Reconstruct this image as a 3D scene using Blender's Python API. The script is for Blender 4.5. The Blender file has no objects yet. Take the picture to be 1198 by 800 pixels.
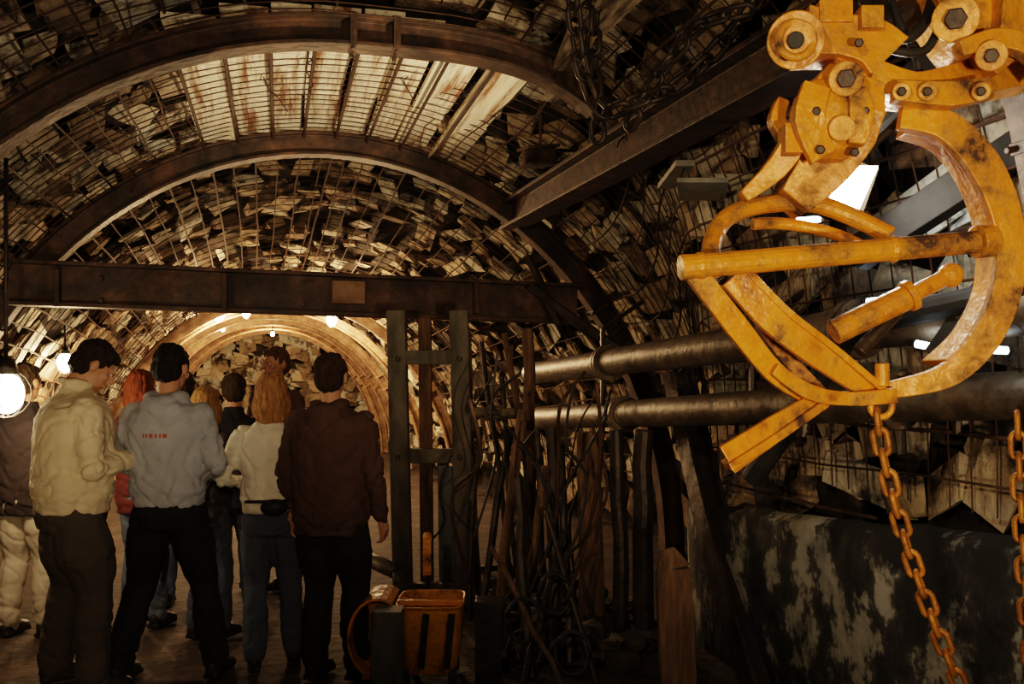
import bpy, math, random
import numpy as np
from mathutils import Vector, Matrix, noise
random.seed(7)
R=random.random
def U(a,b): return a+(b-a)*R()
TH=math.radians(14)
FW=Vector((math.sin(TH),math.cos(TH),0)); RT=Vector((math.cos(TH),-math.sin(TH),0)); UP=Vector((0,0,1))
def W(px,py,d):
    return RT*((px-599)/1100*d)+FW*d+Vector((0,0,1.6+(440-py)/1100*d))
# ---------------------------------------------------------------- mesh builder
class MB:
    def __init__(s): s.v=[];s.f=[];s.m=[];s.c=[]
    def add(s,v,f,mat=0,c=.5):
        o=len(s.v); s.v+= [Vector(p) for p in v]
        for q in f: s.f.append([i+o for i in q]); s.m.append(mat); s.c.append(c)
    def tube(s,pts,r,sides=8,mat=0,c=.5,sx=1,closed=False):
        pts=[Vector(p) for p in pts]; n=len(pts)
        if not hasattr(r,'__len__'): r=[r]*n
        vs=[];fs=[];prev=None
        for i in range(n):
            if closed: t=pts[(i+1)%n]-pts[i-1]
            else: t=pts[min(i+1,n-1)]-pts[max(i-1,0)]
            if t.length<1e-9: t=Vector((0,0,1))
            t.normalize()
            if prev is None:
                a=Vector((0,0,1)) if abs(t.z)<.9 else Vector((0,1,0))
                x=t.cross(a).normalized()
            else: x=(prev-t*prev.dot(t)).normalized()
            prev=x; y=t.cross(x)
            for k in range(sides):
                a=2*math.pi*k/sides
                vs.append(pts[i]+x*math.cos(a)*r[i]*sx+y*math.sin(a)*r[i])
        m=n if closed else n-1
        for i in range(m):
            j=(i+1)%n
            for k in range(sides):
                fs.append([i*sides+k,i*sides+(k+1)%sides,j*sides+(k+1)%sides,j*sides+k])
        if not closed:
            fs.append(list(range(sides))[::-1]); fs.append([(n-1)*sides+k for k in range(sides)])
        s.add(vs,fs,mat,c)
    def ell(s,c,r,mat=0,rot=None,nu=14,nv=9,col=.5):
        vs=[];fs=[]
        for i in range(nv+1):
            ph=math.pi*i/nv
            if i in(0,nv): vs.append(Vector((0,0,r[2]*math.cos(ph))));continue
            for k in range(nu):
                a=2*math.pi*k/nu
                vs.append(Vector((r[0]*math.sin(ph)*math.cos(a),r[1]*math.sin(ph)*math.sin(a),r[2]*math.cos(ph))))
        last=len(vs)-1
        for k in range(nu):
            fs.append([0,1+k,1+(k+1)%nu])
            for i in range(nv-2):
                a=1+i*nu
                fs.append([a+k,a+nu+k,a+nu+(k+1)%nu,a+(k+1)%nu])
            a=1+(nv-2)*nu
            fs.append([a+k,last,a+(k+1)%nu])
        if rot is not None: vs=[rot@v for v in vs]
        s.add([v+Vector(c) for v in vs],fs,mat,col)
    def caps(s,pts,r,sides=14,mat=0):
        s.tube(pts,r,sides,mat)
        for p,q in zip(pts,r): s.ell(p,(q,q,q),mat,nu=sides,nv=8)
    def box(s,c,X,Y,Z,mat=0,col=.5,j=0):
        c=Vector(c);vs=[]
        for a in(-1,1):
            for b in(-1,1):
                for d in(-1,1):
                    p=c+X*a+Y*b+Z*d
                    if j: p+=Vector((U(-j,j),U(-j,j),U(-j,j)))
                    vs.append(p)
        s.add(vs,[[0,1,3,2],[4,6,7,5],[0,4,5,1],[2,3,7,6],[0,2,6,4],[1,5,7,3]],mat,col)
    def bar(s,p1,p2,w,h,up=UP,mat=0,col=.5,taper=1):
        p1=Vector(p1);p2=Vector(p2);t=(p2-p1).normalized();x=t.cross(up).normalized();y=x.cross(t)
        vs=[]
        for p,k in((p1,1),(p2,taper)):
            for a,b in((-1,-1),(1,-1),(1,1),(-1,1)): vs.append(p+x*a*w/2*k+y*b*h/2*k)
        s.add(vs,[[0,3,2,1],[4,5,6,7],[0,1,5,4],[1,2,6,5],[2,3,7,6],[3,0,4,7]],mat,col)
    def sweep(s,frames,prof,mat=0,col=.5,closed=False):
        n=len(prof);vs=[];fs=[]
        for p,x,y in frames:
            for a,b in prof: vs.append(p+x*a+y*b)
        m=len(frames)
        for i in range(m if closed else m-1):
            j=(i+1)%m
            for k in range(n): fs.append([i*n+k,i*n+(k+1)%n,j*n+(k+1)%n,j*n+k])
        if not closed:
            fs.append(list(range(n))[::-1]);fs.append([(m-1)*n+k for k in range(n)])
        s.add(vs,fs,mat,col)
    def ibeam(s,p1,p2,w,h,t=.018,up=UP,mat=0,col=.5):
        p1=Vector(p1);p2=Vector(p2);d=(p2-p1).normalized();x=d.cross(up).normalized();y=x.cross(d)
        s.sweep([(p1,x,y),(p2,x,y)],IP(w,h,t),mat,col)
    def ring(s,c,ax,r,tr,n=18,sides=8,mat=0,long=0,dirv=None):
        ax=Vector(ax).normalized()
        x=(Vector(dirv) if dirv is not None else ax.orthogonal()); x=(x-ax*x.dot(ax)).normalized(); y=ax.cross(x)
        pts=[]
        for k in range(n):
            a=2*math.pi*k/n
            pts.append(Vector(c)+x*(math.cos(a)*r+(long if math.cos(a)>0 else -long))+y*math.sin(a)*r)
        s.tube(pts,tr,sides,mat,closed=True)
    def obj(s,name,mats,smooth=False,bevel=0,loc=None):
        me=bpy.data.meshes.new(name)
        me.from_pydata([tuple(p) for p in s.v],[],s.f)
        for m in mats: me.materials.append(m)
        me.polygons.foreach_set('material_index',s.m)
        at=me.attributes.new('tint','FLOAT','FACE'); at.data.foreach_set('value',s.c)
        if smooth: me.polygons.foreach_set('use_smooth',[True]*len(s.f))
        me.update()
        o=bpy.data.objects.new(name,me); bpy.context.collection.objects.link(o)
        if bevel:
            b=o.modifiers.new('b','BEVEL');b.width=bevel;b.segments=2;b.limit_method='ANGLE';b.angle_limit=.6
        return o
def IP(w,h,t):
    a=w/2;b=h/2;c=t/2
    return[(-a,-b),(a,-b),(a,-b+t),(c,-b+t),(c,b-t),(a,b-t),(a,b),(-a,b),(-a,b-t),(-c,b-t),(-c,-b+t),(-a,-b+t)]
def smoothpath(pts,n=8):
    pts=[Vector(p) for p in pts];o=[]
    for i in range(len(pts)-1):
        a=pts[max(i-1,0)];b=pts[i];c=pts[i+1];d=pts[min(i+2,len(pts)-1)]
        for k in range(n):
            t=k/n
            o.append(.5*((2*b)+(c-a)*t+(2*a-5*b+4*c-d)*t*t+(3*b-a-3*c+d)*t**3))
    o.append(pts[-1]);return o
# ---------------------------------------------------------------- materials
def mat(name,cols,rough=.8,metal=0,scale=8,bump=.3,tint=0,stretch=(1,1,1),detail=8,bs=None,spec=.3,grime=None,bd=.02):
    m=bpy.data.materials.new(name);m.use_nodes=True;nt=m.node_tree;N=nt.nodes;L=nt.links
    b=N['Principled BSDF'];b.inputs['Roughness'].default_value=rough;b.inputs['Metallic'].default_value=metal
    b.inputs['Specular IOR Level'].default_value=spec
    tc=N.new('ShaderNodeTexCoord');mp=N.new('ShaderNodeMapping');mp.inputs['Scale'].default_value=stretch
    L.new(tc.outputs['Object'],mp.inputs['Vector'])
    no=N.new('ShaderNodeTexNoise');no.inputs['Scale'].default_value=scale;no.inputs['Detail'].default_value=detail
    no.inputs['Roughness'].default_value=.65
    L.new(mp.outputs[0],no.inputs['Vector'])
    cr=N.new('ShaderNodeValToRGB');e=cr.color_ramp.elements
    ps=cols if isinstance(cols[0][0],(tuple,list)) else [(c,.3+.4*i/max(1,len(cols)-1)) for i,c in enumerate(cols)]
    while len(e)<len(ps): e.new(.5)
    for i,(c,p) in enumerate(ps): e[i].position=p
    for i,(c,p) in enumerate(ps): e[i].color=(*c,1)
    fac=no.outputs['Fac']
    if tint:
        at=N.new('ShaderNodeAttribute');at.attribute_name='tint'
        mx=N.new('ShaderNodeMix');mx.inputs['Factor'].default_value=tint
        L.new(fac,mx.inputs['A']);L.new(at.outputs['Fac'],mx.inputs['B']);fac=mx.outputs['Result']
    L.new(fac,cr.inputs['Fac']);col=cr.outputs['Color']
    if grime:
        gc,gs,glo,ghi=grime
        gn=N.new('ShaderNodeTexNoise');gn.inputs['Scale'].default_value=gs;gn.inputs['Detail'].default_value=10;gn.inputs['Roughness'].default_value=.7
        L.new(mp.outputs[0],gn.inputs['Vector'])
        gm=N.new('ShaderNodeMapRange');gm.inputs['From Min'].default_value=glo;gm.inputs['From Max'].default_value=ghi
        L.new(gn.outputs['Fac'],gm.inputs['Value'])
        mx=N.new('ShaderNodeMix');mx.data_type='RGBA';L.new(gm.outputs[0],mx.inputs['Factor'])
        L.new(col,mx.inputs['A']);mx.inputs['B'].default_value=(*gc,1);col=mx.outputs['Result']
        rm=N.new('ShaderNodeMapRange');rm.inputs['To Min'].default_value=rough;rm.inputs['To Max'].default_value=.9
        L.new(gm.outputs[0],rm.inputs['Value']);L.new(rm.outputs[0],b.inputs['Roughness'])
    L.new(col,b.inputs['Base Color'])
    if bump:
        n2=N.new('ShaderNodeTexNoise');n2.inputs['Scale'].default_value=bs or scale*3;n2.inputs['Detail'].default_value=6
        L.new(mp.outputs[0],n2.inputs['Vector'])
        bp=N.new('ShaderNodeBump');bp.inputs['Strength'].default_value=bump;bp.inputs['Distance'].default_value=bd
        L.new(n2.outputs['Fac'],bp.inputs['Height']);L.new(bp.outputs[0],b.inputs['Normal'])
    return m
def emis(name,c,st):
    m=bpy.data.materials.new(name);m.use_nodes=True;b=m.node_tree.nodes['Principled BSDF']
    b.inputs['Base Color'].default_value=(*c,1);b.inputs['Emission Color'].default_value=(*c,1);b.inputs['Emission Strength'].default_value=st
    return m
rock=mat('rock_face',[(.008,.006,.005),(.035,.026,.018),(.10,.075,.05)],.95,0,3,.9,bs=9)
stone=mat('lagging_stone',[((.045,.03,.019),.12),((.24,.17,.105),.32),((.46,.36,.24),.52),((.34,.33,.27),.66),((.66,.57,.42),.88)],.9,0,6,.8,tint=.6,grime=((.03,.019,.012),3.2,.50,.61),bd=.03)
plank=mat('weathered_plank',[((.22,.11,.05),.2),((.56,.43,.27),.36),((.76,.67,.5),.55),((.70,.67,.56),.8)],.85,0,4,.35,tint=.25,stretch=(4,.25,4),grime=((.22,.09,.035),2.4,.49,.61))
oldboard=mat('grimy_board',[(.10,.07,.045),(.30,.23,.15),(.48,.40,.29)],.9,0,5,.5,stretch=(4,.4,4),grime=((.03,.02,.013),3,.47,.60))
wire=mat('rusty_wire',[(.016,.008,.005),(.08,.036,.017)],.8,.2,20,.2)
rust=mat('rusty_steel',[((.010,.007,.005),.3),((.045,.025,.015),.5),((.10,.05,.026),.65),((.19,.11,.06),.8)],.6,.3,5,.35,spec=.4)
darkst=mat('dark_steel',[(.008,.006,.005),(.03,.02,.013),(.06,.037,.022)],.5,.5,6,.3,spec=.5)
tanarch=mat('tan_arch_steel',[(.09,.05,.03),(.26,.15,.08),(.4,.26,.15)],.65,.1,7,.5)
pipe_m=mat('grey_brown_pipe',[(.03,.022,.015),(.11,.08,.05),(.2,.15,.10)],.5,.4,7,.3,spec=.5)
yel=mat('worn_yellow_paint',[((.18,.06,.010),.28),((.56,.20,.012),.40),((.70,.285,.016),.58),((.78,.38,.05),.8)],.36,.05,9,.4,detail=12,spec=.5,grime=((.05,.023,.009),4.5,.49,.63))
orr=mat('orange_rust_chain',[(.16,.055,.010),(.50,.20,.025)],.5,.3,20,.2)
wood=mat('old_timber',[(.035,.02,.01),(.11,.06,.03),(.19,.11,.055)],.85,0,6,.5,stretch=(5,5,.6))
greypost=mat('grey_green_post',[(.03,.026,.018),(.095,.082,.06),(.155,.13,.09)],.75,0,5,.3,stretch=(2,2,.6))
floor_m=mat('dirt_floor',[(.010,.007,.005),(.035,.021,.012),(.075,.046,.027)],.9,0,4,.9)
blackst=mat('black_rubber',[(.008,.008,.008),(.03,.026,.022)],.6,0,6,.2)
paint=mat('peeling_wall_paint',[((.010,.010,.010),.34),((.03,.03,.03),.47),((.06,.06,.056),.51),((.26,.26,.23),.54),((.42,.41,.37),.8)],.8,0,4.2,1,detail=15,stretch=(1,1,.8),grime=((.012,.011,.01),1.0,.49,.56))
glass=emis('lamp_glow',(1,.80,.5),80)
tubeglow=emis('fluorescent_glow',(.80,.92,1),12)
whiteglow=emis('floodlight_glow',(1,.95,.8),60)
skin=mat('skin',[(.38,.18,.095),(.50,.26,.155)],.55,0,6,.05)
redprint=mat('red_print',[(.35,.05,.03),(.4,.08,.05)],.8)
# ---------------------------------------------------------------- tunnel profile
B=3.65
def ss(x,a,b):
    t=max(0,min(1,(x-a)/(b-a)));return t*t*(3-2*t)
def prof0(s,t):
    k=1-.25*ss(s,8.0,12.5); cu=.4-.5*ss(s,8,16)
    c=math.cos(t);sn=max(0,math.sin(t))
    if c>0:
        w=ss(s,5.0,7.3);a=2.2+1.0*w;n=3.5-1.5*w
    else: a=3.2;n=2
    return Vector((cu+k*a*math.copysign(abs(c)**(2/n),c),s,k*B*sn**(2/n)))
def prof(s,t,ins=0):
    p=prof0(s,t)
    a=prof0(s,max(0,t-.01));b=prof0(s,min(math.pi,t+.01));d=b-a
    n=Vector((-d.z,0,d.x))
    n.normalize()
    c=Vector((.2,s,1.2))
    if n.dot(c-p)<0:n=-n
    return p+n*ins,n
def tvals(s,n,t0=0,t1=math.pi):
    M=200;pts=[prof0(s,t0+(t1-t0)*i/M) for i in range(M+1)]
    L=[0]
    for i in range(M): L.append(L[-1]+(pts[i+1]-pts[i]).length)
    o=[];j=0
    for k in range(n+1):
        g=L[-1]*k/n
        while j<M-1 and L[j+1]<g: j+=1
        f=(g-L[j])/max(1e-9,L[j+1]-L[j]);o.append(t0+(t1-t0)*(j+f)/M)
    return o
mb=MB();NS=120;NT=70;s0=-3;s1=24
vs=[];fs=[]
for i in range(NS+1):
    s=s0+(s1-s0)*i/NS;tv=tvals(s,NT)
    for t in tv:
        p,n=prof(s,t,-.24)
        p=p-n*(.12*noise.noise(p*1.7)+.05*noise.noise(p*5))
        p.z=max(p.z,-.05); vs.append(p)
for i in range(NS):
    for k in range(NT):
        a=i*(NT+1)+k;fs.append([a,a+1,a+NT+2,a+NT+1])
mb.add(vs,fs);mb.obj('tunnel_vault_wall',[rock],True)
for nm,s in(('wall_far',24),('wall_back',-3)):
    mb=MB();ring=[prof(s,t,-.3)[0] for t in tvals(s,40)]
    for p in ring:p.z=max(p.z,-.05)
    c=Vector((0,s+(.5 if s>0 else -.3),1.4));mb.add([c]+ring,[[0,i+1,i+2] for i in range(40)]+[[0,41,1]])
    if s>0:
        for i in range(420):
            p=Vector((U(-2.3,2.3),23.9+U(-.3,0),U(0.1,2.6)));
            if (p.x/2.4)**2+(p.z/2.7)**2>1:continue
            mb.box(p,Vector((U(.08,.2),0,U(-.05,.05))),Vector((0,U(.05,.2),0)),Vector((U(-.05,.05),0,U(.06,.15))),1,R(),.04)
    mb.obj(nm,[rock,stone])
mb=MB();nx=50;ny=120;vs=[];fs=[]
for i in range(ny+1):
    for k in range(nx+1):
        x=-4+8.4*k/nx;y=-3.2+30*i/ny
        vs.append((x,y,-.012+.012*noise.noise(Vector((x*2,y*2,0)))))
for i in range(ny):
    for k in range(nx):
        a=i*(nx+1)+k;fs.append([a,a+1,a+nx+2,a+nx+1])
mb.add(vs,fs);mb.obj('floor',[floor_m],True)
def ptop(s): return 1.28-.085*max(-1,s)
mb=MB()
def stones(sa,sb,ds,dw):
    s=sa
    while s<sb:
        tv=tvals(s,int(9/dw))
        off=U(0,.5)
        for t in tv:
            ins=-.10+U(-.05,.05)
            p,n=prof(s+U(-.06,.06),min(3.1,max(.02,t+U(-.02,.02))),ins)
            if p.z<.25:continue
            if s<6.3 and p.x>1.5 and p.z<ptop(s)+.05:continue
            if 5.3<s<7.95 and -.62<p.x<1.3 and p.z>3:continue
            if R()<.08:continue
            Y=Vector((0,1,0));T=n.cross(Y).normalized()
            q=Matrix.Rotation(U(-.4,.4),3,n)@Matrix.Rotation(U(-.25,.25),3,Y)@Matrix.Rotation(U(-.15,.15),3,T)
            k=.76 if s>10 else 1
            if R()<.16:
                mb.box(p+n*.02,q@T*(dw*k*U(.3,.45)),q@Y*(ds*U(.9,1.4)),q@n*.012,0,U(.3,1),j=.01);continue
            mb.box(p,q@T*(dw*k*U(.34,.54)),q@Y*(ds*U(.34,.58)),q@n*U(.01,.04),0,R(),j=.03)
        s+=ds
stones(.8,9.6,.25,.24)
stones(9.6,23.5,.3,.26)
mb.obj('stone_lagging',[stone])
mb=MB();x=-.62
def zz(xx,s): return B*math.sqrt(max(0,1-((xx-.4)/3.2)**2))-.01
while x<1.28:
    w=U(.2,.3)
    for sa,sb in((5.32,6.9),(6.9,7.95)):
        o=U(-.01,.01)
        p1=Vector((x+w/2+o,sa,zz(x+w/2,sa)+U(0,.03)));p2=Vector((x+w/2+U(-.02,.02),sb,zz(x+w/2,sb)+U(0,.03)))
        mb.bar(p1,p2,w-.014,.035,mat=0,col=U(.3,.9))
    x+=w
mb.obj('crown_planks',[plank],bevel=.004)
# wire mesh
mb=MB()
def inpl(p,s): return 5.2<s<8 and -.65<p.x<1.32 and p.z>3
def sag(s,t):
    a=.028*noise.noise(Vector((s*1.3,t*2.5,0)))+.006*noise.noise(Vector((s*7,t*12,3)))
    if 5.3<s<8 and 1.2<t<2.0: a*=.3
    return .055+a
s=.8
while s<12.4:
    tv=tvals(s,64,.12,3.0);ph=U(-.01,.01)
    pts=[prof(s+ph+.012*noise.noise(Vector((s*3,t*6,1))),t,sag(s,t))[0] for t in tv]
    pts=[p for p in pts if p.z>.5 and not(s<6.3 and p.x>1.5 and p.z<ptop(s))]
    mb.tube(pts,.0045,4);s+=.13
ref=tvals(6,48,.1,3.02)
for i,t in enumerate(ref):
    run=[];s=.8
    while s<12.4:
        p=prof(s,t+.005*noise.noise(Vector((s*2,i*.7,0))),sag(s,t)+.008)[0]
        ok=p.z>.5 and not(s<6.3 and p.x>1.5 and p.z<ptop(s)) and not(inpl(p,s))
        if ok: run.append(p)
        else:
            if len(run)>2: mb.tube(run,.006 if i%2 else .009,5)
            run=[]
        s+=.2
    if len(run)>2: mb.tube(run,.006 if i%2 else .009,5)
for i in range(8):
    x=-.56+i*.26;mb.tube([(x,5.35,zz(x,5.4)-.075),(x+U(-.02,.02),7.9,zz(x,7.9)-.07)],.013,6)
for i in range(40):
    s=U(1.5,8);t=U(.3,2.8);p,n=prof(s,t,.05);q=[p]
    for k in range(4): q.append(q[-1]+n*U(0,.04)+Vector((U(-.05,.05),U(-.05,.05),U(-.06,.0))))
    mb.tube(smoothpath(q,4),.005,5)
mb.obj('wire_mesh_lining',[wire])
def arch(name,s,w,h,m,t0=0,t1=math.pi,ins=.14,n=56):
    mb=MB();fr=[]
    for t in tvals(s,n,t0,t1):
        p,nn=prof(s,t,ins);p.y=s;p.z=max(p.z,0.0);fr.append((p,Vector((0,1,0)),nn))
    mb.sweep(fr,IP(w,h,.022));
    for f in(.22,.78):
        p,_,nn=fr[int(len(fr)*f)];T=nn.cross(Vector((0,1,0)))
        for dd in(-.12,.12):
            mb.box(p+T*dd,Vector((0,w*.56,0)),T*.02,nn*(h*.54))
            for sg in(-1,1): mb.tube([p+T*dd+Vector((0,sg*w*.5,0)),p+T*dd+Vector((0,sg*w*.5,0))+nn*(h*.54+.02)],.012,6)
    return mb.obj(name,[m],bevel=.003)
def t_at(s,xt):
    a,b=.05,math.pi/2
    for _ in range(40):
        c=(a+b)/2
        if prof0(s,c).x>xt:a=c
        else:b=c
    return a
arch('steel_arch_support',5.3,.15,.17,rust,t_at(5.3,1.95),math.pi)
arch('steel_arch_support',7.9,.15,.19,rust)
arch('steel_arch_support',2.4,.15,.17,rust)
arch('steel_arch_support',-.6,.15,.17,rust)
for s in(12.6,14.4,16.2,18,19.8,21.6):
    arch('steel_arch_support',s,.15,.14,tanarch,ins=.12,n=44)
mb=MB();mb.ibeam((-1.98,7.72,2.30),(2.5,7.72,2.22),.2,.34,.03)
mb.box((.55,7.60,2.27),Vector((.13,0,0)),Vector((0,.012,0)),Vector((0,0,.09)),1)
for x in(-1.6,-.4,1.6):mb.box((x,7.69,2.26),Vector((.02,0,0)),Vector((0,.08,0)),Vector((0,0,.14)))
for x in(-1.3,.2,1.3,2.0):
    for z in(2.17,2.34): mb.tube([(x,7.72,z),(x,7.66,z)],.02,6)
mb.obj('steel_tie_beam',[rust,mat('beam_plate',[(.12,.06,.03),(.25,.15,.09)],.7)],bevel=.004)
mb=MB();mb.ibeam((1.98,8.0,3.0),(2.05,1.2,2.86),.2,.24,.028);
mb.obj('longitudinal_steel_beam',[rust],bevel=.004)
mb=MB();p=W(632,185,6.6);mb.ibeam(p+Vector((-.12,0,0)),p+Vector((.14,.1,.05)),.14,.14,.02);mb.tube([p+Vector((0,0,.06)),p+Vector((0,0,.5))],.012,6)
mb.obj('beam_hanger_bracket',[rust])
mb=MB()
for i in range(4):
    y=3.6+i*.66;x=1.72+U(-.15,.12);mb.box((x,y,3.38+U(-.01,.01)),Vector((.08,.02,-.012)),Vector((U(-.05,.05),.31,0)),Vector((0,0,.012)),0,U(.3,.9),.008)
mb.obj('roof_lagging_board',[oldboard])
mb=MB();fr=[];s=-2.8
while s<6.25:
    x=prof(s,.35,0.0)[0].x
    h=ptop(s)+.03*noise.noise(Vector((s*3,0,5)))
    fr.append((Vector((x-.10,s,0)),Vector((1,0,0)),Vector((0,0,h))));s+=.08
mb.sweep(fr,[(0,0),(.16,0),(.16,.97),(.05,1.0),(-.02,.96),(-.02,.7),(-.01,.35)])
mb.obj('wall_right',[paint],True)
mb=MB();a=W(932,622,4.72)
pts=smoothpath([Vector((2.46,a.y,a.z)),Vector((2.455,a.y-.02,.5)),Vector((2.46,a.y-.06,.02))],5)
mb.tube(pts,.02,8);mb.obj('pale_conduit_pipe',[mat('pale_conduit',[(.25,.24,.2),(.5,.47,.4)],.6)],True)
for (a,b) in(((893,815,4.72),(806,492,5.85)),((1092,830,4.1),(985,490,4.85))):
    p0=W(*a);p0.z=0;p1=W(*b);pm=p0.lerp(p1,.5)+Vector((-.03,0,.03));top=p1+Vector((-.02,.12,.3));mb=MB()
    pts=smoothpath([p0,pm,p1,top],6);fr=[]
    for i,p in enumerate(pts):
        t=(pts[min(i+1,len(pts)-1)]-pts[max(i-1,0)]).normalized();y=Vector((-1,0,0));y=(y-t*y.dot(t)).normalized();x=t.cross(y);fr.append((p,x,y))
    mb.sweep(fr,IP(.17,.15,.025));mb.obj('steel_prop_leg',[darkst],bevel=.003)
def pipe(name,pts,r,flg,m=pipe_m):
    mb=MB();pts=[Vector(p) for p in pts];mb.tube(smoothpath(pts,6),r,20)
    for i in range(len(pts)-1):
        d=(pts[i+1]-pts[i]);n=max(1,int(d.length/flg))
        for k in range(n):
            c=pts[i]+d*((k+.5)/n);dn=d.normalized()
            for o in(-.022,.022): mb.tube([c+dn*(o-.014),c+dn*(o+.014)],r*1.38,20)
            x=dn.orthogonal().normalized();y=dn.cross(x)
            for q in range(8):
                a=q*math.pi/4;e=c+(x*math.cos(a)+y*math.sin(a))*r*1.22;mb.tube([e-dn*.055,e+dn*.055],.011,6)
    o=mb.obj(name,[m]);
    for f in o.data.polygons: f.use_smooth=len(f.vertices)==4
    return o
pipe('water_pipe',[W(622,437,8.2),W(870,402,4.7),W(1200,360,3.15),W(1500,330,2.5)],.092,2.3)
pipe('water_pipe',[W(622,490,8.2),W(930,474,4.4),W(1200,462,3.3),W(1500,455,2.6)],.088,2.1)
mb=MB()
for px,d in((705,6.5),(880,4.75),(1120,3.6)):
    a=W(px,385,d);b=W(px,505,d)
    mb.tube([a+Vector((.3,0,.2)),a,b,b+Vector((.3,0,-.05))],.018,6)
mb.obj('pipe_hanger_bracket',[darkst])
# ---------------------------------------------------------------- posts & clutter centre
mb=MB()
dd=6.6
for px,w,m in((464,.13,0),(537,.13,0)):
    a=W(px,372,dd);b=W(px+8,700,dd);b.z=0;mb.bar(b,a+Vector((0,0,.05)),w,w,FW,m)
for py in(418,533,690):
    mb.bar(W(468,py,dd-.02),W(540,py,dd-.02),.07,.10,UP,0)
a=W(497,372,dd+.1);b=W(500,690,dd+.1);b.z=0;mb.bar(b,a,.09,.09,FW,1)
mb.bar(W(522,545,dd+.05),W(524,690,dd+.05),.12,.03,FW,2)
for py in(420,535):
    for px in(466,538):
        c=W(px,py,dd-.09);mb.tube([c,c-FW*.04],.018,6,mat=3)
mb.obj('hoist_guide_frame',[greypost,wood,mat('blue_grey_panel',[(.05,.06,.06),(.13,.14,.13)],.6),darkst],bevel=.006)
def post(name,px,py0,d,w,m,px1=None,h=None,rnd=True):
    b=W(px1 or px,700,d);b.z=0;a=W(px,py0,d);mb=MB()
    if rnd:
        pts=[b.lerp(a,i/6)+Vector((U(-.01,.01),U(-.01,.01),0)) for i in range(7)];mb.tube(pts,[w/2*(1-.02*i) for i in range(7)],12)
    else: mb.bar(b,a,w,h or w,FW)
    return mb.obj(name,[m],smooth=False,bevel=.004)
post('timber_prop',688,505,5.9,.17,wood,px1=694);post('iron_prop',722,503,5.7,.10,darkst,px1=728);post('iron_prop',752,503,5.6,.13,darkst)
post('timber_prop',618,384,6.9,.10,wood,px1=622)
post('square_post',454,712,4.75,.15,greypost,rnd=False);post('square_post',572,700,4.9,.14,darkst,rnd=False)
mb=MB();b=W(795,700,4.6);b.z=0;a=W(787,665,4.6);mb.bar(b,a,.17,.07,FW);mb.bar(a,W(780,642,4.6),.17,.07,FW,taper=.45);mb.obj('wooden_stake',[wood],bevel=.006)
mb=MB()
for a,b,w in((W(622,335,7.5),W(700,398,7.2),.06),(W(618,300,7.6),W(655,380,7.4),.05),(W(640,350,7.3),W(735,415,6.9),.05)): mb.bar(a,b,w,w)
mb.obj('diagonal_brace',[darkst])
mb=MB()
P=[(612,480,578,700,5.6,.07,0),(598,500,560,720,6.0,.05,1),(640,545,605,770,5.3,.05,0),(655,520,668,760,5.2,.05,1),
(585,440,610,740,5.9,.035,1),(628,500,640,740,5.8,.04,1),(548,390,560,700,6.6,.05,0),(565,400,600,690,6.6,.04,1),(590,390,640,640,6.8,.05,0),(640,600,700,780,4.9,.035,1),
(660,620,610,780,4.9,.03,1),(575,640,660,790,4.8,.03,0),(560,500,548,700,6.2,.04,1),
(606,560,622,760,5.0,.06,1),(646,500,650,740,5.5,.08,1)]
for x1,y1,x2,y2,d,w,m in P:
    a=W(x1,y1,d+.3);b=W(x2,y2,d);b.z=.0
    pts=[a.lerp(b,i/5)+Vector((U(-.012,.012),U(-.012,.012),0)) for i in range(6)]
    mb.tube(pts,w/2,8,m)
mb.obj('leaning_pole_stack',[wood,darkst])
mb=MB()
for i in range(18):
    x=U(545,740);d=U(5.0,6.8);y=U(390,560)
    p=[W(x,y,d)]
    for k in range(4):
        x+=U(-34,34);y+=U(30,80);p.append(W(x,y,d+U(-.15,.15)))
    for q in p:q.z=max(q.z,.03)
    mb.tube(smoothpath(p,6),U(.005,.011),6,i%2)
for i in range(6):
    x=U(600,680);d=U(4.9,5.4);p=[];r=U(.08,.14);c=W(x,U(690,770),d)
    for k in range(20):
        a=k/20*6.28*1.2;p.append(c+RT*math.cos(a)*r+UP*math.sin(a)*r*1.2+FW*U(-.02,.02))
    for q in p:q.z=max(q.z,.03)
    mb.tube(smoothpath(p,3),.012,6,1)
mb.obj('tangled_cables',[wire,blackst],True)
pipe('short_valve_pipe',[W(552,482,6.2),W(608,484,6.1)],.035,.3)
mb=MB();mb.tube([W(418,648,5.8),W(462,668,5.5)],.045,12);mb.tube([W(462,668,5.5),W(470,690,5.5)],.03,12);mb.obj('drill_hose_coupling',[pipe_m],True)
mb=MB()
for i in range(150):
    p=W(U(560,860),700,U(5.2,7.6));p.z=U(.02,.09)
    if p.x>2.3:continue
    q=Matrix.Rotation(U(0,3),3,'Z')@Matrix.Rotation(U(-.4,.4),3,'X');mb.box(p,q@Vector((U(.03,.09),0,0)),q@Vector((0,U(.03,.08),0)),q@Vector((0,0,U(.02,.05))),0,R(),.02)
mb.obj('rubble_pile',[rock])
mb=MB()
def tub(c,w,dp,h,mat0=0):
    rings=[];n=28
    for (z,k) in((0.06,.80),(.12,.88),(h*.6,.97),(h,1.0),(h+.02,1.06),(h+.02,.98),(h*.6,.92),(.14,.82)):
        rings.append([c+RT*(math.copysign(abs(math.cos(a))**.35,math.cos(a))*w/2*k)+FW*(math.copysign(abs(math.sin(a))**.35,math.sin(a))*dp/2*k)+UP*z for a in [2*math.pi*i/n for i in range(n)]])
    vs=[p for r in rings for p in r];fs=[]
    for r in range(len(rings)-1):
        for k in range(n): fs.append([r*n+k,r*n+(k+1)%n,(r+1)*n+(k+1)%n,(r+1)*n+k])
    fs.append(list(range(n))[::-1]);fs.append([(len(rings)-1)*n+k for k in range(n)])
    mb.add(vs,fs,mat0)
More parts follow.
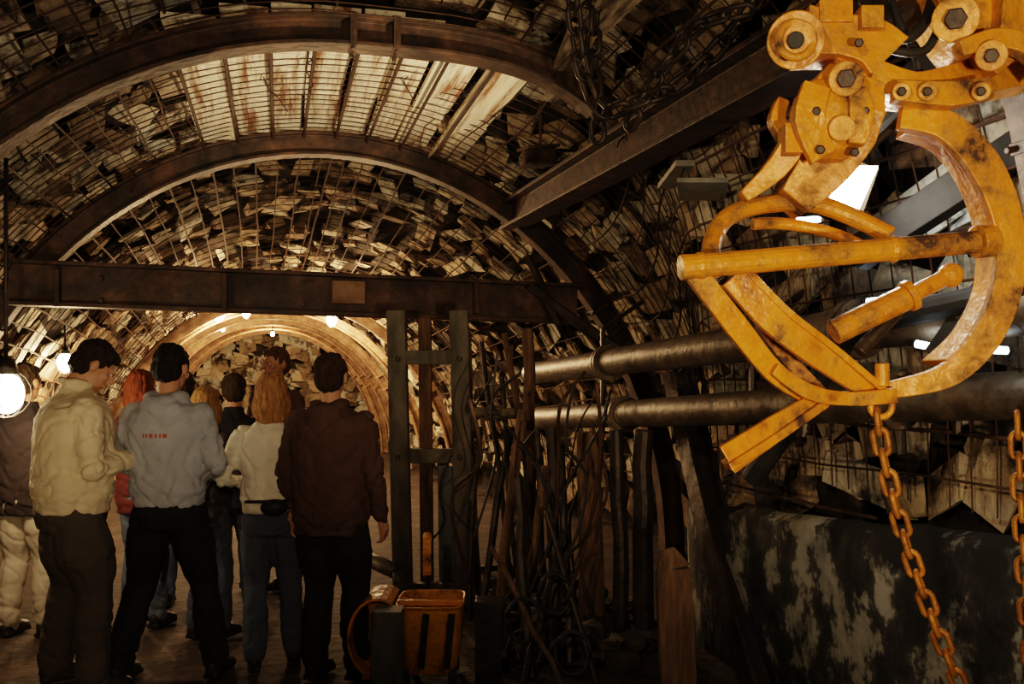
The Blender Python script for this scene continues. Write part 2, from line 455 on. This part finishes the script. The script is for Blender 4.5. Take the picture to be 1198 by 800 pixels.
c=W(505,700,5.0);c.z=0;tub(c,.34,.4,.40)
for x in(-.04,.09): mb.bar(c+RT*x-FW*.187+UP*.10,c+RT*(x+.03)-FW*.208+UP*.39,.035,.012,FW,1)
mb.bar(c+RT*-.17-FW*.1+UP*.42,c+RT*.17-FW*.1+UP*.42,.03,.03,UP,0)
for x in(-.12,.12):
    for y in(-.13,.13): mb.tube([c+RT*(x-.02)+FW*y+UP*.05,c+RT*(x+.02)+FW*y+UP*.05],.05,14,1)
c2=W(440,700,5.0);c2.z=0;fr=[]
for i in range(16):
    a=math.radians(60+i*13);fr.append((c2+RT*(.03+.15*math.cos(a))+UP*(.25+.2*math.sin(a)),FW,(RT*math.cos(a)+UP*math.sin(a))))
mb.sweep(fr,[(-.17,-.008),(.17,-.008),(.17,.008),(-.17,.008)],0)
fr=[(c2+RT*(.03+.14*math.cos(a))+UP*(.25+.19*math.sin(a))) for a in [math.radians(60+i*13) for i in range(16)]]
mb.add([p+FW*.0 for p in fr],[list(range(16))],0)
mb.bar(c2+RT*.10+UP*.40+FW*.08,c2+RT*.2+UP*.36+FW*.08,.05,.04,UP,0)
mb.bar(c2+RT*-.02+UP*.0,c2+RT*-.02+UP*.1,.1,.1,FW,0)
mb.obj('yellow_loader_bucket',[yel,blackst],bevel=.006)
mb=MB();mb.bar(W(500,628,5.8),W(500,672,5.8),.05,.05,FW,0);mb.ell(W(500,628,5.8),(.03,.03,.03),0);b=W(500,672,5.8);mb.tube([b,Vector((b.x,b.y,0))],.015,8,1);mb.obj('orange_marker_post',[yel,darkst])
# ---------------------------------------------------------------- hydraulic grab
g=2.6
def G(px,py,o=0): return W(px,py,g+o)
mb=MB()
def flatbar(pts,wpx,depth,mat=0,n=8,o=0):
    p=smoothpath(pts,n) if n else [Vector(q) for q in pts];fr=[];ws=wpx if hasattr(wpx,'__len__') else None
    for i,q in enumerate(p):
        t=(p[min(i+1,len(p)-1)]-p[max(i-1,0)]).normalized();x=t.cross(FW).normalized()
        w=(np.interp(i/(len(p)-1),np.linspace(0,1,len(ws)),ws) if ws else wpx)/1100*g/2
        fr.append((q,x*w,FW))
    mb.sweep(fr,[(-1,-depth/2),(1,-depth/2),(1,depth/2),(-1,depth/2)],mat)
flatbar([G(1052,138,-.05),G(1105,148,-.06),G(1152,198,-.06),G(1178,268,-.05),G(1176,338,-.03),G(1150,398,0),G(1105,440,.03),G(1030,458,.05)],[26,34,38,34,34,34,28,18],.035)
flatbar([G(1062,150,.04),G(1108,166,.05),G(1143,212,.06),G(1162,272,.07),G(1160,335,.08),G(1134,388,.08),G(1095,425,.1)],[10,12,14,14,14,12,10],.16)
mb.tube([G(796,313,-.18),G(830,310,-.17),G(1142,283,-.05)],[.034,.031,.031],16)
for x in(815,1040): q=(x-796)/346;mb.tube([G(x,313-30*q,-.18+.13*q),G(x+8,312.3-30*q,-.18+.13*q)],.036,16)
mb.tube([G(1142,283,-.05),G(1160,281,-.04)],.045,16)
mb.tube(smoothpath([G(838,318,-.1),G(832,288,-.04),G(850,255,.02),G(890,240,.06),G(950,238,.08),G(1000,255,.08),G(1042,276,.05)],6),.026,14)
mb.tube(smoothpath([G(880,262,.18),G(920,262,.2),G(980,275,.2),G(1030,300,.15)],6),.018,12)
flatbar([G(812,318,-.17),G(860,380,-.12),G(905,435,-.05),G(945,462,.02)],[24,26,24,22],.03,n=5)
flatbar([G(820,322,-.12),G(866,382,-.07),G(910,435,.0),G(950,462,.06)],[8,8,8,8],.12,n=5)
flatbar([G(858,322,-.1),G(905,372,-.08),G(960,415,-.03),G(1022,462,.04)],[34,36,34,18],.03,n=5)
flatbar([G(868,318,-.06),G(915,366,-.04),G(970,409,.01),G(1026,456,.06)],[8,8,8,8],.12,n=5)
flatbar([G(900,432,-.04),G(940,458,0),G(985,466,.03),G(1040,462,.05)],[14,18,16,18],.12,n=5)
flatbar([G(870,320,.12),G(905,400,.14),G(960,462,.14)],[16,18,16],.05,n=5)
flatbar([G(850,538,-.12),G(905,502,-.06),G(962,466,.02)],[34,30,22],.025,n=3)
flatbar([G(850,545,-.10),G(905,510,-.04),G(962,470,.04)],[10,10,10],.1,n=3)
mb.tube([G(975,389,.02),G(1060,348,.03)],.036,16);mb.tube([G(1060,348,.03),G(1068,344,.03)],.045,16);mb.tube([G(1068,344,.03),G(1108,324,.04)],.024,14);mb.ell(G(1112,322,.04),(.035,.035,.035))
mb.tube([G(1005,412,.06),G(1060,352,.08)],.022,12,2)
mb.tube([G(1032,425,0),G(1032,452,0)],.02,10);mb.ring(G(1031,475,0),FW,.03,.01)
# knuckle
mb.tube([G(931,47,-.14),G(931,47,.10)],.074,28);mb.tube([G(931,47,-.165),G(931,47,-.14)],.052,28);
mb.ring(G(931,47,-.165),FW,.045,.012,24);mb.tube([G(931,47,-.18),G(931,47,-.16)],.022,20,1)
flatbar([G(935,45,0),G(975,50,0),G(1010,58,0),G(1030,75,0)],[58,46,54,60],.14,n=4)
flatbar([G(1000,62,.02),G(992,95,.02),G(975,120,.03)],[56,50,60],.12,n=4)
flatbar([G(992,95,0),G(980,130,0),G(972,165,.02),G(955,200,.05),G(922,240,.08)],[66,92,84,62,40],.15,n=5)
mb.ell(G(970,140,-.04),(.11,.09,.12))
flatbar([G(955,100,-.12),G(946,140,-.12),G(962,185,-.09)],[30,34,30],.03,n=4)
flatbar([G(1000,105,-.12),G(1006,135,-.12),G(1000,170,-.1)],[20,28,20],.04,n=4)
mb.tube([G(990,92,-.15),G(990,92,.12)],.045,20);mb.tube([G(990,92,-.165),G(990,92,-.14)],.026,6,2);mb.tube([G(985,150,-.145),G(985,150,.12)],.034,20)
for x,y in((955,130),(1012,130),(1000,178),(955,62),(1005,50),(960,175)): mb.tube([G(x,y,-.14),G(x,y,-.085)],.013,6,2)
flatbar([G(930,165,-.03),G(905,200,0),G(868,232,.02)],[30,26,14],.06,n=4)
flatbar([G(918,160,.05),G(908,140,.05),G(915,118,.05)],[16,18,14],.05,n=4)
mb.box(G(970,22,-.02),RT*.045,FW*.06,UP*.03);mb.box(G(925,165,-.05),RT*.025,FW*.04,UP*.04);mb.box(G(1010,30,-.03),RT*.03,FW*.07,UP*.03)
flatbar([G(1010,95,0),G(1060,108,0),G(1110,100,.05),G(1160,88,.15),G(1260,60,.3)],[36,30,36,52,70],.14,n=5)
flatbar([G(1045,108,-.1),G(1110,112,-.1),G(1156,104,-.08)],[22,28,24],.05,n=4)
for x in(1055,1085,1148):mb.tube([G(x,107,-.15),G(x,107,.1)],.024,16);mb.tube([G(x,107,-.165),G(x,107,-.15)],.013,6,2)
flatbar([G(1088,-40,.1),G(1105,0,.08),G(1130,40,.05),G(1165,85,.05)],[70,66,60,50],.2,n=5)
flatbar([G(1150,20,0),G(1190,30,.05),G(1270,20,.1)],[60,80,90],.22,n=4)
flatbar([G(1120,60,-.1),G(1160,48,-.1),G(1200,56,-.1),G(1230,90,-.08)],[18,22,22,22],.05,n=4)
mb.tube([G(1118,22,-.10),G(1118,22,.15)],.06,24);mb.tube([G(1118,22,-.12),G(1118,22,-.09)],.03,6,2)
mb.tube([G(1160,65,-.14),G(1160,65,.15)],.04,20);mb.tube([G(1160,65,-.155),G(1160,65,-.14)],.02,6,2)
mb.tube(smoothpath([G(1010,0,.1),G(1030,30,0),G(1060,45,-.03),G(1085,20,0),G(1095,-30,.05)],6),.016,10,1)
mb.tube(smoothpath([G(985,-10,.12),G(1000,25,.05),G(1035,55,-.02),G(1080,60,-.02),G(1100,30,.0)],6),.013,10,1)
mb.tube(smoothpath([G(1040,-20,.1),G(1050,20,.05),G(1075,80,.02),G(1060,130,.1),G(1010,180,.12)],6),.011,10,1)
mb.tube([G(1020,35,.12),G(1080,10,.12)],.05,16,2)
mb.bar(G(1130,-30,.15),G(1180,-330,.6),.16,.16,FW,0)
mb.bar(G(1200,60,.15),G(1600,-60,.9),.14,.16,FW,0)
grab=mb.obj('hydraulic_grab_loader',[yel,blackst,darkst],bevel=.005)
def chain(name,pts,L,r,m,wd=None):
    mb=MB();p=smoothpath(pts,12);ds=[0]
    for i in range(len(p)-1): ds.append(ds[-1]+(p[i+1]-p[i]).length)
    tot=ds[-1];n=int(tot/L);wd=wd or L*.42
    for k in range(n):
        a=(k+.5)*tot/n;i=max(j for j in range(len(ds)) if ds[j]<=a);i=min(i,len(p)-2);f=(a-ds[i])/max(1e-9,ds[i+1]-ds[i])
        c=p[i].lerp(p[i+1],f);t=(p[i+1]-p[i]).normalized();x=t.cross(FW).normalized();y=t.cross(x)
        ang=(k%2)*math.pi/2+.5;ax=x*math.cos(ang)+y*math.sin(ang)
        mb.ring(c,ax,wd,r,14,7,0,long=(L*1.28-2*wd)/2,dirv=t)
    return mb.obj(name,[m],True)
chain('lifting_chain',[G(1026,480),G(1035,540,.01),G(1062,640,.03),G(1098,740,.04),G(1135,830,.05),G(1180,930,.1)],.058,.0085,orr,.019)
chain('lifting_chain',[G(1190,485,.05),G(1193,560,.05),G(1200,690,.05),G(1212,860,.05),G(1220,1020,.05)],.058,.008,orr,.019)
chain('dark_hoist_chain',[W(905,-30,4.0),W(862,30,4.1),W(800,95,4.2),W(745,118,4.3),W(705,130,4.4),W(680,75,4.4),W(668,-20,4.3)],.10,.013,darkst,.034)
chain('dark_hoist_chain',[W(700,-40,4.6),W(694,60,4.6),W(700,165,4.6)],.10,.013,darkst,.034)
chain('dark_hoist_chain',[W(880,10,3.9),W(820,30,4.0),W(770,90,4.2),W(735,150,4.4)],.09,.012,darkst,.03)
mb=MB();mb.box(W(822,222,5.0),RT*.13,FW*.25+RT*.05,UP*.012,0);mb.box(W(790,205,5.2),RT*.05,FW*.3,UP*.015,0);mb.obj('ceiling_steel_plate',[mat('pale_plate',[(.2,.2,.17),(.4,.38,.32)],.6)])
mb=MB();mb.bar(W(1010,150,3.4),W(1260,-60,3.0),.12,.12);mb.bar(W(1000,300,3.6),W(1260,130,3.1),.1,.12);mb.bar(W(1100,420,3.4),W(1260,200,3.0),.08,.1);mb.tube([W(880,560,4.2),W(1000,380,3.7),W(1240,330,3.0)],.05,12)
mb.obj('loader_support_frame',[blackst],bevel=.004)
# ---------------------------------------------------------------- lamps
def point(name,loc,e,c=(1,.62,.3),r=.05,parent=None,typ='POINT',target=None,ang=60,blend=.6):
    l=bpy.data.lights.new(name,typ);l.energy=e;l.color=c;l.shadow_soft_size=r
    o=bpy.data.objects.new(name,l);bpy.context.collection.objects.link(o);o.location=loc
    if typ=='SPOT':
        l.spot_size=math.radians(ang);l.spot_blend=blend
        o.rotation_euler=(Vector(target)-Vector(loc)).to_track_quat('-Z','Y').to_euler()
    if parent: o.parent=parent
    return o
def lamp(loc,e,r=.05,g_=glass,c=(1,.62,.31),cord=0):
    loc=Vector(loc);mb=MB();mb.ell((0,0,0),(r,r,r*1.2),0)
    mb.tube([(0,0,r*1.1),(0,0,r*2.0)],[r*.7,r*.5],12,1);mb.tube([(0,0,r*1.9),(0,0,max(cord,r*5))],min(.012,r*.2),6,1)
    for a in range(3): mb.ring((0,0,0),(math.cos(a*1.05),math.sin(a*1.05),0),r*1.4,r*.035,16,5,1)
    o=mb.obj('bulkhead_lamp',[g_,darkst],True);o.location=loc
    point('bulb_light',(0,0,-r*2.2),e,c,.04,parent=o)
    return o
lamp(W(7,460,5.2),20,r=.095,g_=emis('lamp_glow_bright',(1,.84,.54),60),cord=1.3,c=(1,.66,.36))
lamp(W(76,424,9),100,r=.075)
lamp(W(256,367,13.5),230,r=.085);lamp(W(288,366,13.5),60,r=.06)
lamp(W(388,374,13.5),280,r=.075)
lamp((-1.0,10.9,2.62),130);lamp((.8,11.2,2.6),110);lamp((-.1,19.5,2.45),300,r=.04);lamp((-.9,16.6,2.4),160,r=.04)  # extra lamps added to brighten the tunnel; first two hidden behind the beam
mb=MB();q=Matrix.Rotation(.35,3,'Y')
mb.box((0,-.03,0),q@Vector((.055,0,.02)),Vector((0,.005,0)),q@Vector((.01,0,.082)),0,j=.006)
mb.box((0,.035,0),q@Vector((.07,0,0)),Vector((0,.055,0)),q@Vector((0,0,.10)),1);mb.tube([(0,.06,.08),(0,.10,.45)],.012,6,1)
o=mb.obj('work_floodlight',[whiteglow,darkst],True,bevel=.004);o.location=W(993,222,3.3);o.rotation_euler=(0,0,-TH)
for f in o.data.polygons:f.use_smooth=False
point('flood_bulb_light',(0,-.12,0),14,(1,.93,.80),.03,parent=o)
mb=MB()
mb.tube([W(932,258,4.2),W(960,256,4.15)],.014,10);mb.tube([W(1055,268,3.75),W(1110,243,3.5)],.024,10)
mb.tube([W(1015,354,3.7),W(1034,352,3.7)],.018,10)
mb.tube([W(1072,402,3.45),W(1110,410,3.35)],.014,10);mb.tube([W(1140,408,3.3),W(1178,410,3.2)],.014,10)
mb.obj('fluorescent_tube_lamp',[tubeglow])
def flood(loc,tgt,e,ang,c,name='unseen_floodlight'):  # spots added out of view to light ceiling, grab, people and mesh
    mb=MB();q=(Vector(tgt)-Vector(loc)).to_track_quat('-Z','Y').to_matrix()
    mb.box(q@Vector((0,0,.10)),q@Vector((.08,0,0)),q@Vector((0,.06,0)),q@Vector((0,0,.03)))
    a=q@Vector((0,0,.12));mb.tube([a,Vector((a.x,a.y,-loc[2]+.01)) if loc[2]<2.6 else Vector((a.x,a.y,3.4-loc[2]))],.015,8)
    o=mb.obj(name,[darkst]);o.location=loc
    l=point('flood_light',loc,e,c,.08,typ='SPOT',target=tgt,ang=ang,blend=.8);l.parent=o;l.location=(0,0,0)
flood((1.85,2.9,.3),(.35,6.5,3.62),1450,34,(1,.78,.50))
flood((-1.3,-.8,2.5),(1.75,2.9,2.3),285,60,(1,.72,.40))
flood((.0,-1.6,2.3),(-1.3,5.2,1.35),330,40,(1,.72,.42))
flood((.5,-1.2,1.1),(2.1,5.0,2.9),430,52,(1,.74,.46))
flood((-.9,1.2,.5),(-1.6,4.6,3.2),210,80,(1,.78,.5))
wd=bpy.data.worlds.new('World');bpy.context.scene.world=wd;wd.use_nodes=True
wd.node_tree.nodes['Background'].inputs[0].default_value=(1,.6,.35,1);wd.node_tree.nodes['Background'].inputs[1].default_value=.02
# ---------------------------------------------------------------- people
def remesh(mb,vox,it=3,disp=None):
    me=bpy.data.meshes.new('tmp');me.from_pydata([tuple(p) for p in mb.v],[],mb.f);me.update()
    o=bpy.data.objects.new('tmp',me);bpy.context.collection.objects.link(o)
    r=o.modifiers.new('r','REMESH');r.mode='VOXEL';r.voxel_size=vox
    if it: s=o.modifiers.new('s','SMOOTH');s.factor=.5;s.iterations=it
    dg=bpy.context.evaluated_depsgraph_get();e=o.evaluated_get(dg);m=bpy.data.meshes.new_from_object(e)
    vs=[v.co.copy() for v in m.vertices]
    if disp: vs=[v.co+v.normal*disp(v.co) for v in m.vertices]
    fs=[list(p.vertices) for p in m.polygons]
    bpy.data.objects.remove(o);bpy.data.meshes.remove(me);bpy.data.meshes.remove(m)
    return vs,fs
def loft(mb,rings,n=22):
    vs=[];fs=[]
    for z,hw,hd,yo in rings:
        for k in range(n):
            a=2*math.pi*k/n;c=math.cos(a);s_=math.sin(a)
            vs.append(Vector((hw*math.copysign(abs(c)**.85,c),yo+hd*math.copysign(abs(s_)**.85,s_),z)))
    m=len(rings)
    for i in range(m-1):
        for k in range(n): fs.append([i*n+k,i*n+(k+1)%n,(i+1)*n+(k+1)%n,(i+1)*n+k])
    fs.append(list(range(n))[::-1]);fs.append([(m-1)*n+k for k in range(n)])
    mb.add(vs,fs)
cm={}
def cloth(name,c,rough=.9):
    if name not in cm: cm[name]=mat(name,[tuple(x*.7 for x in c),c],rough,0,5,.35,bs=30,bd=.006,spec=.15)
    return cm[name]
nz=noise.noise
def crease(q,f): return max(0,1-abs(nz(Vector((q.x*f,q.y*f,q.z*f*1.0))))*5)
def person(name,px,d,yaw,h,top,bot,hairc,arms,feet,hy=0,hp=0,long=False,wide=1,hem=.80,hood=False,baggy=1,lean=0,shoe=(.02,.015,.012),dp=1,extra=None,collar=False,printed=False):
    k=h/1.75;M=MB();seed=Vector((U(0,50),U(0,50),U(0,50)))
    a=MB();w=wide;wb=1+(wide-1)*.7
    loft(a,[(.80,.15*wb,.115*dp,0),(.88,.168*wb,.128*dp,-.005),(.97,.158*wb,.118*dp,0),(1.04,.145*wb,.11*dp,0)])
    for sg,(fx,fy) in((-1,feet[0]),(1,feet[1])):
        hip=Vector((sg*.085*wb,0,.88));an=Vector((fx,fy,.09));kn=hip.lerp(an,.48)+Vector((0,.045,0))
        a.caps([hip,hip.lerp(kn,.5),kn,kn.lerp(an,.5)+Vector((0,-.012,0)),an+Vector((0,0,.05)),an],[.10*wb,.088*wb*baggy,.070*baggy,.068*baggy,.066*baggy,.062*baggy])
    def dl(p):
        q=p+seed;lo=max(0,1-p.z/.45)
        return .007*nz(Vector((q.x*8,q.y*8,q.z*8)))-.011*crease(Vector((q.x,q.y,q.z*1.7+q.x*.8)),5.5)*(.5+.6*lo)+.006*nz(Vector((q.x*20,q.y*20,q.z*7)))-.006*crease(q,11)*(.3+lo)
    v,f=remesh(a,.0105,1,dl);M.add(v,f,1)
    for fx,fy in feet:
        a=MB();tx=fx*.25
        a.ell((fx,fy-.02,.055),(.042,.06,.055));a.ell((fx+tx*.1,fy+.06,.045),(.043,.09,.042));a.ell((fx+tx*.2,fy+.12,.035),(.046,.07,.033));a.box((fx,fy+.05,.012),Vector((.04,0,0)),Vector((0,.12,0)),Vector((0,0,.012)))
        v,f=remesh(a,.009,2);v=[Vector((p.x,p.y,max(0,p.z))) for p in v];M.add(v,f,3)
    a=MB()
    loft(a,[(hem-.01,.168*w,.128*dp,0),(hem+.04,.174*w,.134*dp,0),(hem+.07,.186*w,.143*dp,0),(1.04,.184*w,.142*dp,-.003),(1.14,.184*w,.14*dp,-.003),(1.25,.196*w,.140*dp,-.008),(1.35,.203*w,.13*dp,-.014),(1.41,.180*w,.112*dp,-.014),(1.45,.125*w,.09*dp,-.012),(1.485,.085,.075,-.01),(1.52,.066,.066,.0)])
    for sg,(el,wr) in zip((-1,1),arms):
        sh=Vector((sg*.165*w,-.010,1.385));el=Vector(el);wr=Vector(wr);kw=1+(w-1)*.55
        a.caps([sh,sh.lerp(el,.5),el,el.lerp(wr,.5),el.lerp(wr,.84),wr],[.074*kw,.065*kw,.057*kw,.052*kw,.049*kw,.036])
    if hood:
        a.ell((0,-.10,1.43),(.12,.06,.08));a.ell((-.07,-.03,1.49),(.05,.07,.035));a.ell((.07,-.03,1.49),(.05,.07,.035))
    else:
        a.ring((0,-.005,1.51),(0,.15,1),.066,.018,16,8)
    if collar: a.ring((0,-.012,1.53),(0,.2,1),.07,.022,16,8);a.ell((0,-.06,1.49),(.08,.04,.03))
    def dj(p):
        q=p+seed
        qq=Vector((q.x,q.y,q.z*1.5-abs(p.x)*1.1))
        arm=1 if abs(p.x)>.19*w else 0
        low=max(0,1-abs(p.z-hem-.1)/.14)
        return .008*nz(q*4)-crease(qq,5)*(.010+.006*arm+.004*low)-.007*crease(Vector((q.x,q.y,q.z*1.6)),10)*(.5+arm*.6+low)+.003*nz(q*22)
    v,f=remesh(a,.010,1,dj)
    if printed:
        f1=[];f2=[]
        for q in f:
            c=sum((v[i] for i in q),Vector())/len(q)
            (f2 if (abs(c.x)<.07 and c.y<-.1 and 1.285<c.z<1.302 and (int((c.x+1)*130)%3)) else f1).append(q)
        M.add(v,f1,0);M.add(v,f2,6)
    else: M.add(v,f,0)
    hd=MB();a=MB()
    a.ell((0,-.008,1.655),(.076,.094,.098));a.ell((0,.028,1.60),(.057,.066,.078));a.ell((0,.06,1.555),(.032,.03,.026))
    a.ell((0,.088,1.66),(.05,.018,.014));a.tube([(0,.09,1.655),(0,.118,1.617),(0,.1,1.607)],[.009,.016,.012],8);a.ell((0,.092,1.582),(.024,.012,.007));a.ell((0,.09,1.572),(.02,.012,.007))
    for sg in(-1,1): a.ell((sg*.079,-.005,1.635),(.010,.02,.032));a.ell((sg*.04,.068,1.62),(.022,.02,.02))
    a.tube([(0,-.015,1.44),(0,-.012,1.60)],[.058,.052],16)
    v,f=remesh(a,.006,2);hd.add(v,f,2)
    for sg in(-1,1): hd.ell((sg*.030,.088,1.642),(.012,.008,.007),5);hd.ell((sg*.030,.0945,1.642),(.005,.004,.005),3)
    a=MB();a.ell((0,-.020,1.682),(.085,.097,.086));a.ell((0,-.046,1.63),(.078,.070,.078))
    a.ell((0,.035,1.715),(.064,.053,.035))
    if long:
        a.ell((0,-.035,1.65),(.096,.088,.10));a.ell((0,-.05,1.57),(.102,.07,.085));a.ell((0,-.06,1.50),(.09,.05,.05))
        for sg in(-1,1): a.ell((sg*.080,-.01,1.57),(.028,.05,.085))
    else:
        for sg in(-1,1): a.ell((sg*.074,.018,1.665),(.008,.02,.03))
    def dh(p):
        q=p+seed;return .006*nz(Vector((q.x*40,q.y*40,q.z*9)))+.005*nz(q*14)+(.006*nz(Vector((q.x*80,q.y*80,q.z*14))))
    v,f=remesh(a,.006,0,dh);hd.add(v,f,4)
    piv=Vector((0,-.01,1.52));rot=Matrix.Rotation(hy,3,'Z')@Matrix.Rotation(-hp,3,'X')
    hv=[]
    for p in hd.v:
        w_=max(0,min(1,(p.z-1.47)/.07));q=rot@((p-piv)*(1+.04*w_))+piv;hv.append(p.lerp(q,w_))
    hd.v=hv
    o=len(M.v);M.v+=hd.v
    for f_,m_ in zip(hd.f,hd.m): M.f.append([i+o for i in f_]);M.m.append(m_);M.c.append(.5)
    for sg,(el,wr) in zip((-1,1),arms):
        el=Vector(el);wr=Vector(wr);dv=(wr-el).normalized()
        inn=Vector((-sg,0,0)) ;inn=(inn-dv*inn.dot(dv)).normalized();lat=dv.cross(inn).normalized()
        if lat.y<0: lat=-lat
        if abs(dv.z)<.6 and lat.z<0: lat=-lat
        a=MB();wr=wr-dv*.01
        a.caps([wr,wr+dv*.05],[.027,.028],10);
        a.box(wr+dv*.055,dv*.042,lat*.038,inn*.013)
        a.ell(wr+dv*.06,(.03,.03,.03))
        for i,ln in enumerate((.070,.080,.074,.058)):
            b=wr+dv*.092+lat*(.030-.0195*i);c1=b+dv*ln*.45+inn*ln*.12;c2=c1+dv*ln*.22+inn*ln*.27;c3=c2+dv*ln*.02+inn*ln*.28
            a.caps([b-dv*.02,b,c1,c2,c3],[.0095,.0095,.009,.008,.0072],8)
        b=wr+dv*.025+lat*.028;a.caps([b,b+lat*.025+dv*.025+inn*.012,b+lat*.032+dv*.058+inn*.03],[.013,.011,.009],8)
        v,f=remesh(a,.0045,1);M.add(v,f,2)
    if extra: extra(M)
    loc=W(px,440,d);loc.z=0
    if lean:
        for p in M.v:
            if p.z>.9: p.y+=(p.z-.9)*lean
    rz=Matrix.Rotation(yaw-TH,3,'Z')
    M.v=[rz@(p*k) for p in M.v]
    o=M.obj(name,[cloth('cloth_'+name,top),cloth('trousers_'+name,bot),skin,cloth('shoe_%.2f'%shoe[0],shoe,.5),mat('hair_'+name,[tuple(x*.35 for x in hairc),hairc],.65,0,60,.5,stretch=(1,1,.2),spec=.1),eyew,redprint],True)
    o.location=loc
    return o
eyew=mat('eye_white',[(.6,.58,.55),(.7,.68,.65)],.3,0,5,0)
rad=math.radians
hold=[((-.27,.02,1.12),(-.07,.29,1.17)),((.27,.02,1.12),(.06,.30,1.15))]
bent=[((-.28,-.03,1.14),(-.12,.2,1.06)),((.28,-.03,1.14),(.12,.2,1.06))]
down=[((-.27,-.03,1.12),(-.28,.05,.87)),((.27,-.03,1.12),(.28,.05,.87))]
def booklet(M): M.box((0,.37,1.20),Vector((.05,0,0)),Vector((0,.035,.06)),Vector((0,.004,-.003)),3)
def bag(M): M.ell((.02,-.16,.98),(.08,.035,.05),3);M.ring((0,0,1.0),(0,.1,1),.17,.010,24,6,3)
person('man_in_cream_jacket',84,4.83,rad(-52),1.79,(.74,.60,.39),(.075,.058,.045),(.03,.018,.012),hold,((-.17,-.04),(.16,.06)),hy=rad(-8),hp=rad(34),wide=1.30,dp=1.35,hem=.90,baggy=1.36,lean=.05,extra=booklet,collar=True)
person('man_in_grey_hoodie',198,4.96,rad(-8),1.75,(.40,.41,.45),(.015,.013,.012),(.02,.012,.008),bent,((-.24,-.06),(.21,.10)),hp=rad(12),wide=1.12,dp=1.1,hem=.93,hood=True,baggy=1.15,printed=True)
person('woman_in_white_jacket',318,5.18,rad(12),1.60,(.76,.69,.57),(.06,.07,.10),(.42,.20,.07),bent,((-.1,-.02),(.13,.03)),hy=rad(-10),hp=rad(5),long=True,wide=1.0,hem=.95,baggy=1.1,extra=bag)
person('man_in_brown_jacket',388,5.0,rad(-18),1.70,(.085,.046,.032),(.018,.014,.012),(.045,.024,.013),down,((-.09,-.02),(.13,.04)),hy=rad(12),wide=1.18,dp=1.2,hem=.80,hood=True,baggy=1.2)
person('woman_with_red_hair',166,6.0,rad(-15),1.62,(.10,.025,.02),(.1,.12,.16),(.20,.05,.018),bent,((-.1,0),(.1,.04)),long=True,wide=.95)
person('child_with_blond_hair',243,5.75,rad(-20),1.52,(.04,.035,.035),(.06,.07,.1),(.45,.25,.09),bent,((-.1,0),(.1,.04)),long=True,wide=.9)
person('man_in_black_jacket',273,6.3,rad(20),1.60,(.02,.018,.018),(.03,.03,.04),(.06,.035,.02),down,((-.1,0),(.12,.04)),wide=1.0)
person('visitor_facing_group',322,7.2,rad(150),1.80,(.12,.07,.05),(.04,.035,.035),(.12,.06,.03),bent,((-.1,0),(.12,.04)),wide=1.05)
person('visitor_in_pale_trousers',30,5.8,rad(-10),1.66,(.025,.018,.016),(.42,.36,.28),(.06,.035,.016),down,((-.12,0),(.12,.04)),wide=1.0,baggy=1.2)
person('visitor_in_blue_jeans',215,6.6,rad(10),1.62,(.1,.08,.07),(.09,.12,.2),(.1,.06,.03),down,((-.12,0),(.12,.04)),wide=1.0)
# ---------------------------------------------------------------- camera
cd=bpy.data.cameras.new('camera');cam=bpy.data.objects.new('camera',cd);bpy.context.collection.objects.link(cam)
cam.location=(0,0,1.6);cam.rotation_euler=(math.pi/2,0,-TH);cd.sensor_width=36;cd.lens=36*1100/1198;cd.shift_y=40/1198;cd.clip_start=.05
sc=bpy.context.scene;sc.camera=cam
sc.view_settings.view_transform='Filmic';sc.view_settings.look='Medium High Contrast'
